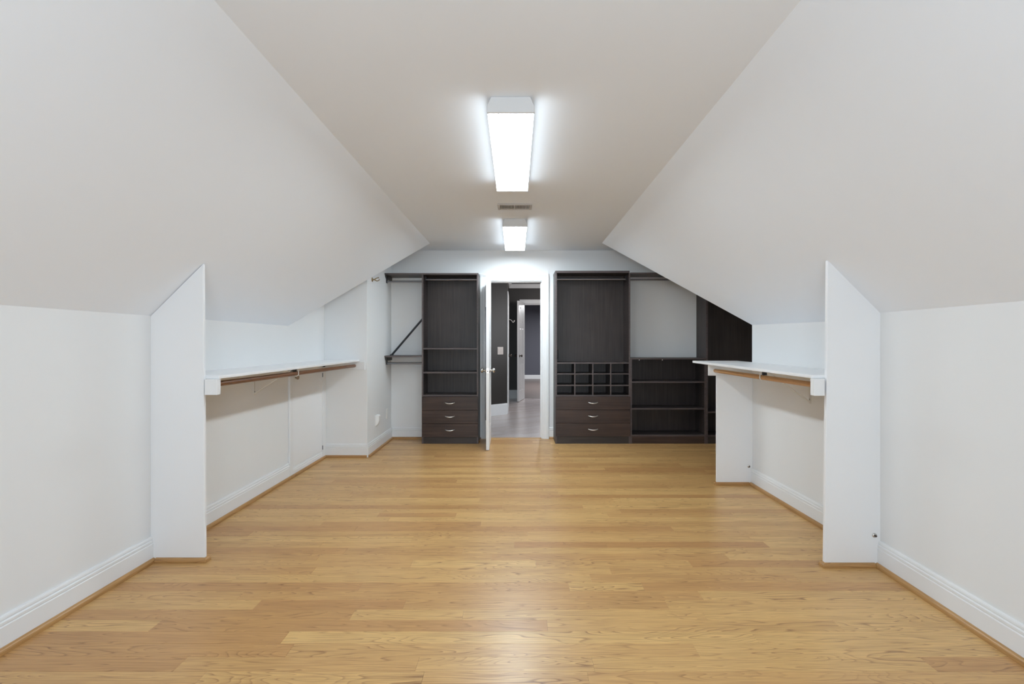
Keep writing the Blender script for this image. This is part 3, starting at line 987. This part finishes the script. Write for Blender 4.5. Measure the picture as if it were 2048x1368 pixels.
# diagonal boards clipped to the hall rectangle
def clip_poly(poly, axis, lim, keep_less):
    out = []
    for i in range(len(poly)):
        p, q = poly[i], poly[(i + 1) % len(poly)]
        ip = (p[axis] <= lim) == keep_less
        iq = (q[axis] <= lim) == keep_less
        if ip: out.append(p)
        if ip != iq:
            t = (lim - p[axis]) / (q[axis] - p[axis])
            out.append((p[0] + (q[0] - p[0]) * t, p[1] + (q[1] - p[1]) * t))
    return out


ang = R(32)
ux, uy = math.cos(ang), math.sin(ang)
bw = 0.115
for k in range(-12, 46):
    s0 = k * bw
    L0 = -6.0 + rng.uniform(0, 1.2)
    while L0 < 8:
        L1 = L0 + rng.uniform(1.1, 1.9)
        g = 0.0008
        quad = [(ux * l - uy * s, 6.0 + uy * l + ux * s) for l, s in ((L0 + g, s0 + g), (L1 - g, s0 + g), (L1 - g, s0 + bw - g), (L0 + g, s0 + bw - g))]
        L0 = L1
        for ax, lim, kl in ((0, -0.75, False), (0, 1.2, True), (1, YB + 0.056, False), (1, YH - 0.001, True)):
            if quad: quad = clip_poly(quad, ax, lim, kl)
        if len(quad) < 3: continue
        area2 = abs(sum(quad[i][0] * quad[(i + 1) % len(quad)][1] - quad[(i + 1) % len(quad)][0] * quad[i][1] for i in range(len(quad)))) / 2
        if area2 < 0.004: continue
        loc_quad = [(ux * x + uy * (y - 6.0), -uy * x + ux * (y - 6.0)) for x, y in quad]   # in the board's own frame, grain along x
        p = build('plank', MB().prism(loc_quad, -0.02, rng.uniform(-0.0006, 0.0), 'Z'), M['hallwood'], hf, board=(rng.random(), rng.random(), rng.random(), 1))
        p.location = (0, 6.0, 0)
        p.rotation_euler = (0, 0, ang)
# walls of the hall
AX, AY = -0.147, 8.31          # outer corner where the angled wall meets the door wall
BX, BY = -0.75, 7.81
nA = Vector((BX - AX, BY - AY)).normalized()
nrmA = Vector((-nA.y, nA.x))
if nrmA.y < 0: nrmA = -nrmA
aw = MB().prism([(AX, AY), (BX, BY), (BX + nrmA.x * 0.1, BY + nrmA.y * 0.1), (AX + nrmA.x * 0.02 - 0.03, AY + 0.09)], -0.02, 2.52, 'Z')
struct('wall_hall_angled', aw, M['umber'])
struct('wall_hall_left', MB().box(-0.87, -0.75, YB + 0.12, BY + 0.1, -0.1, 2.52), M['umber'])
struct('wall_hall_side', MB().box(-0.27, -0.145, AY + 0.02, YH, -0.1, 2.52), M['umber'])
struct('wall_hall_right', MB().box(1.2, 1.32, YB + 0.12, YH, -0.1, 2.52), M['umber'])
HX0, HX1, HZ = 0.185, 0.98, 2.088
hb = MB().prism([(-0.3, -0.1), (HX0, -0.1), (HX0, HZ), (HX1, HZ), (HX1, -0.1), (1.32, -0.1), (1.32, 2.52), (-0.3, 2.52)], YH, YH + 0.12, 'Y')
struct('wall_hall_back', hb, M['umber'])
struct('ceiling_hall', MB().box(-0.9, 1.35, YB + 0.12, YH + 0.12, 2.52, 2.60), M['umber'])
CRN = [(0, 2.435), (0.008, 2.435), (0.014, 2.448), (0.05, 2.495), (0.06, 2.507), (0.06, 2.52), (0, 2.52)]
build('trim_2', MB().sweep(CRN, [(-0.145, AY + 0.03), (-0.145, YH), (1.2, YH), (1.2, YB + 0.13)], -1), M['trim'], None, 0, 'structure')
HB = [(0, 0), (0.016, 0), (0.016, 0.165), (0.010, 0.185), (0, 0.19)]
build('baseboard_hall_angled', MB().sweep(HB, [(BX, BY), (AX, AY)], -1), M['trim'], None, 0, 'structure')
build('baseboard_hall_back', MB().sweep(HB, [(-0.145, YH), (HX0 - 0.095, YH)], -1), M['trim'], None, 0, 'structure')
t3 = struct_root('trim_3')
casing(HX0 - 0.004, HX1 + 0.004, HZ + 0.004, YH, 1, t3, M['trim'])
jm = MB()
jm.box(HX0, HX0 + 0.018, YH, YH + 0.12, 0, HZ)
jm.box(HX1 - 0.018, HX1, YH, YH + 0.12, 0, HZ)
jm.box(HX0, HX1, YH, YH + 0.12, HZ - 0.018, HZ)
build('jamb', jm, M['trim'], t3)
# door in the side wall, seen almost edge-on, with its casing
d3 = struct_root('door_3', (-0.145, 8.55, 0), R(90))
d3['label'] = 'closed white door in the dark side wall, seen almost edge-on'
six_panel_door(d3, 0.76, 2.05, 0.03, M['trim'])
build('casing', MB().box(-0.17, -0.004, -0.016, -0.001, 0, 2.14), M['trim'], d3, 0.003)
build('casing', MB().box(0.764, 0.855, -0.018, -0.001, 0, 2.14), M['trim'], d3, 0.003)
build('casing', MB().box(-0.004, 0.764, -0.018, -0.001, 2.052, 2.14), M['trim'], d3, 0.003)
build('knob', MB().lathe((0.69, -0.015, 0.99), (0, -1, 0), [(0, 0.03), (0.005, 0.03), (0.009, 0.012), (0.03, 0.011), (0.04, 0.024), (0.052, 0.027), (0.06, 0.018), (0.063, 0.002)], 18), M['bronze'], d3)
# second open door
d2 = struct_root('door_2', (0.178, 10.575, 0))
d2['label'] = 'white six-panel door ajar at the end of the dark hall'
dx, dy = 0.052 - 0.178, 9.97 - 10.575
d2.rotation_euler = (0, 0, math.atan2(dy, dx))
six_panel_door(d2, math.hypot(dx, dy), 2.105, 0.036, M['trim'])
knob_pair(d2, math.hypot(dx, dy) - 0.065, 0.958, 0.036, M['bronze'])

# far room
struct('floor_far_room', MB().box(-2.0, 3.5, YH + 0.05, 16.4, -0.10, -0.004), M['farwood'])
struct('wall_far_room_back', MB().box(-2.0, 3.5, 16.2, 16.3, -0.1, 2.6), M['slate'])
struct('wall_far_room_left', MB().box(-2.1, -2.0, YH + 0.12, 16.3, -0.1, 2.6), M['slate'])
struct('wall_far_room_right', MB().box(3.5, 3.6, YH + 0.12, 16.3, -0.1, 2.6), M['slate'])
struct('wall_far_room_front', MB().prism([(-2.0, -0.1), (-0.3, -0.1), (-0.3, 2.52), (1.32, 2.52), (1.32, -0.1), (3.5, -0.1), (3.5, 2.6), (-2.0, 2.6)], YH + 0.121, YH + 0.16, 'Y'), M['slate'])
struct('ceiling_far_room', MB().box(-2.1, 3.6, YH + 0.12, 16.3, 2.6, 2.7), M['ceil'])
build('baseboard_far_room', MB().sweep([(0, 0), (0.016, 0), (0.016, 0.12), (0, 0.135)], [(-2.0, 16.2), (3.5, 16.2)], -1), M['trim'], None, 0, 'structure')

# switch plate on the angled hall wall
ax, ay = -0.262, AY - (AX + 0.262) * (AY - BY) / (AX - BX)
sp = thing('switch_plate', (ax, ay, 1.098), 'pale almond switch plate on the dark angled wall past the doorway', 'switch', rotz=math.atan2(AY - BY, AX - BX))
build('plate', MB().box(-0.062, 0.062, -0.007, -0.0006, -0.064, 0.064), M['almond'], sp, 0.002)
for k in (-0.024, 0.024):
    build('rocker', MB().box(k - 0.016, k + 0.016, -0.011, -0.007, -0.034, 0.034), M['almond'], sp, 0.002)
# robe hook on the door in the side wall
rh = thing('robe_hook', (-0.130, 9.10, 1.66), 'small nickel robe hook projecting over the dark hall wall', 'hook')
build('base', MB().lathe((0.0005, 0, 0), (1, 0, 0), [(0, 0.022), (0.006, 0.02), (0.009, 0.010)], 16), M['steel'], rh)
build('arm', MB().path([(0.008, 0, 0.01), (0.035, 0, 0.012), (0.06, 0, -0.005), (0.075, 0, -0.035), (0.095, 0, -0.04), (0.112, 0, -0.02)], 0.006, 8), M['steel'], rh)
build('prong', MB().path([(0.07, 0, -0.03), (0.085, -0.03, -0.045), (0.10, -0.045, -0.02)], 0.0055, 8), M['steel'], rh)
build('tip', MB().lathe((0.108, 0, -0.022), (0, 0, 1), [(0, 0.003), (0.004, 0.010), (0.011, 0.012), (0.018, 0.009), (0.022, 0.002)], 14), M['steel'], rh)

# ------------------------------------------------------------------ ceiling fixtures and vent
def fixture(name, xa, xb, ya, yb, label, lens):
    """wraparound fluorescent: chamfered end caps, slim housing, prismatic wrap diffuser"""
    zb, zc = 2.353, ZC
    t = thing(name, ((xa + xb) / 2, (ya + yb) / 2, ZC), label, 'ceiling light', 'wraparound ceiling lights')
    L = Vector(t.location)
    cap = [(xa, zb), (xb, zb), (xb, zb + 0.030), (xb - 0.020, zc - 0.0005), (xa + 0.020, zc - 0.0005), (xa, zb + 0.030)]
    pbuild('housing', MB().box(xa + 0.035, xb - 0.035, ya + 0.01, yb - 0.01, zc - 0.03, zc - 0.0005), M['housing'], t)
    pbuild('end_cap', MB().prism(cap, ya, ya + 0.014, 'Y'), M['housing'], t, 0.002, label='grey-white chamfered end cap')
    pbuild('end_cap', MB().prism(cap, yb - 0.014, yb, 'Y'), M['housing'], t, 0.002, label='grey-white chamfered end cap')
    e = 0.002
    y0, y1 = ya + 0.0145, yb - 0.0145
    pbuild('diffuser', MB().box(xa + e + 0.004, xb - e - 0.004, y0, y1, zb + e, zb + e + 0.004), lens, t, label='glowing white wrap diffuser')
    for x, s in ((xa, 1), (xb, -1)):
        side = [(x + s * e, zb + e), (x + s * (e + 0.0038), zb + e), (x + s * (e + 0.0038), zb + 0.029), (x + s * e, zb + 0.029)]
        pbuild('diffuser_side', MB().prism(side, y0, y1, 'Y'), M['lens_side'], t, label='dimmer side wing of the wrap diffuser')
        wing = [(x + s * e, zb + 0.0292), (x + s * (e + 0.0038), zb + 0.0292), (x + s * (0.024 + e), zc - 0.001), (x + s * (0.020 + e), zc - 0.001)]
        pbuild('wing', MB().prism(wing, y0, y1, 'Y'), M['housing'], t)
    return t


fixture('ceiling_light', -0.138, 0.0915, 2.313, 3.535, 'glowing wraparound ceiling light ahead of the air vent, larger in view', M['lens'])
fixture('ceiling_light', -0.125, 0.112, 4.60, 5.83, 'glowing wraparound ceiling light between the air vent and the doorway wall', M['lens_far'])

vt = thing('ceiling_vent', (-0.006, 4.185, ZC), 'grey ceiling air vent register between the two lit fixtures', 'vent')
x0, x1, y0, y1 = -0.155, 0.143, 4.105, 4.265
z0, z1 = ZC - 0.010, ZC - 0.0005
fr = MB()
fr.box(x0, x0 + 0.024, y0, y1, z0, z1)
fr.box(x1 - 0.024, x1, y0, y1, z0, z1)
fr.box(x0 + 0.024, x1 - 0.024, y0, y0 + 0.022, z0, z1)
fr.box(x0 + 0.024, x1 - 0.024, y1 - 0.022, y1, z0, z1)
fr.box(-0.012, 0.0, y0 + 0.022, y1 - 0.022, z0, z1)
pbuild('frame', fr, M['ventgrey'], vt, 0.002)
pbuild('duct', MB().box(x0 + 0.024, x1 - 0.024, y0 + 0.022, y1 - 0.022, ZC - 0.0022, ZC - 0.0006), M['black'], vt, label='black opening behind the slats')
for a, b in ((x0 + 0.026, -0.013), (0.001, x1 - 0.026)):
    n = 9
    for k in range(n):
        xx = a + (b - a) * (k + 0.5) / n
        sl = 0.0035 if a < -0.05 else -0.0035
        pbuild('slat', MB().prism([(xx - 0.001 - sl, z0 + 0.001), (xx + 0.001 - sl, z0 + 0.001), (xx + 0.001 + sl, z1 - 0.002), (xx - 0.001 + sl, z1 - 0.002)], y0 + 0.0225, y1 - 0.0225, 'Y'), M['ventgrey'], vt)

# ------------------------------------------------------------------ small fittings on the walls
hk = thing('robe_hook', (XJ, 5.37, 1.945), 'brass double robe hook high on the white return wall', 'hook')
build('base', MB().lathe((0.0005, 0, 0), (1, 0, 0), [(0, 0.024), (0.004, 0.024), (0.008, 0.017), (0.012, 0.008)], 18), M['brass'], hk)
build('prong', MB().path([(0.008, 0, 0.004), (0.03, 0, -0.004), (0.055, 0, -0.016), (0.075, 0, -0.010), (0.084, 0, 0.004)], [.007, .006, .0055, .005, .006], 8), M['brass'], hk)
build('prong', MB().path([(0.008, 0, -0.006), (0.03, 0, 0.004), (0.055, 0, 0.018), (0.078, 0, 0.022)], [.007, .006, .0055, .006], 8), M['brass'], hk)

o1 = thing('plug_in_device', (XJ, 5.52, 0.35), 'white tapered plug-in device on the return wall outlet near the floor', 'device')
build('plate', MB().box(0.0005, 0.005, -0.026, 0.026, -0.055, 0.055), M['plastic'], o1, 0.002)
build('body', MB().prism([(0.0, 0.060), (0.036, 0.060), (0.046, 0.046), (0.046, -0.006), (0.034, -0.040), (0.010, -0.068), (0.0, -0.068)], -0.032, 0.032, 'Y'), M['plastic'], o1, 0.004)
o1.children[1].location = (0.005, 0, 0)
o2 = thing('outlet_plate', (XJ, 5.97, 0.355), 'slim white wall outlet plate beside the plug-in device, closer to the corner', 'outlet')
build('plate', MB().box(0.0005, 0.010, -0.036, 0.036, -0.060, 0.060), M['plastic'], o2, 0.004)
for z in (-0.022, 0.022):
    build('receptacle', MB().lathe((0.010, 0, z), (1, 0, 0), [(0, 0.016), (0.002, 0.016), (0.0025, 0.014)], 14), M['plastic'], o2)


def bumper(x, y, z, label):
    t = thing('cable_stub', (x, y, z), label, 'fitting')
    build('bushing', MB().lathe((0, -0.0005, 0), (0, -1, 0), [(0, 0.0125), (0.003, 0.0125), (0.006, 0.010)], 16), M['steel'], t)
    build('tip', MB().lathe((0, -0.0065, 0), (0, -1, 0), [(0, 0.006), (0.008, 0.006), (0.010, 0.003)], 12), M['bronze'], t)


bumper(2.035, 4.188, 0.162, 'tiny round metal fitting low on the low end partition')
bumper(1.988, YRF, 0.176, 'tiny round metal fitting low on the tall white partition')
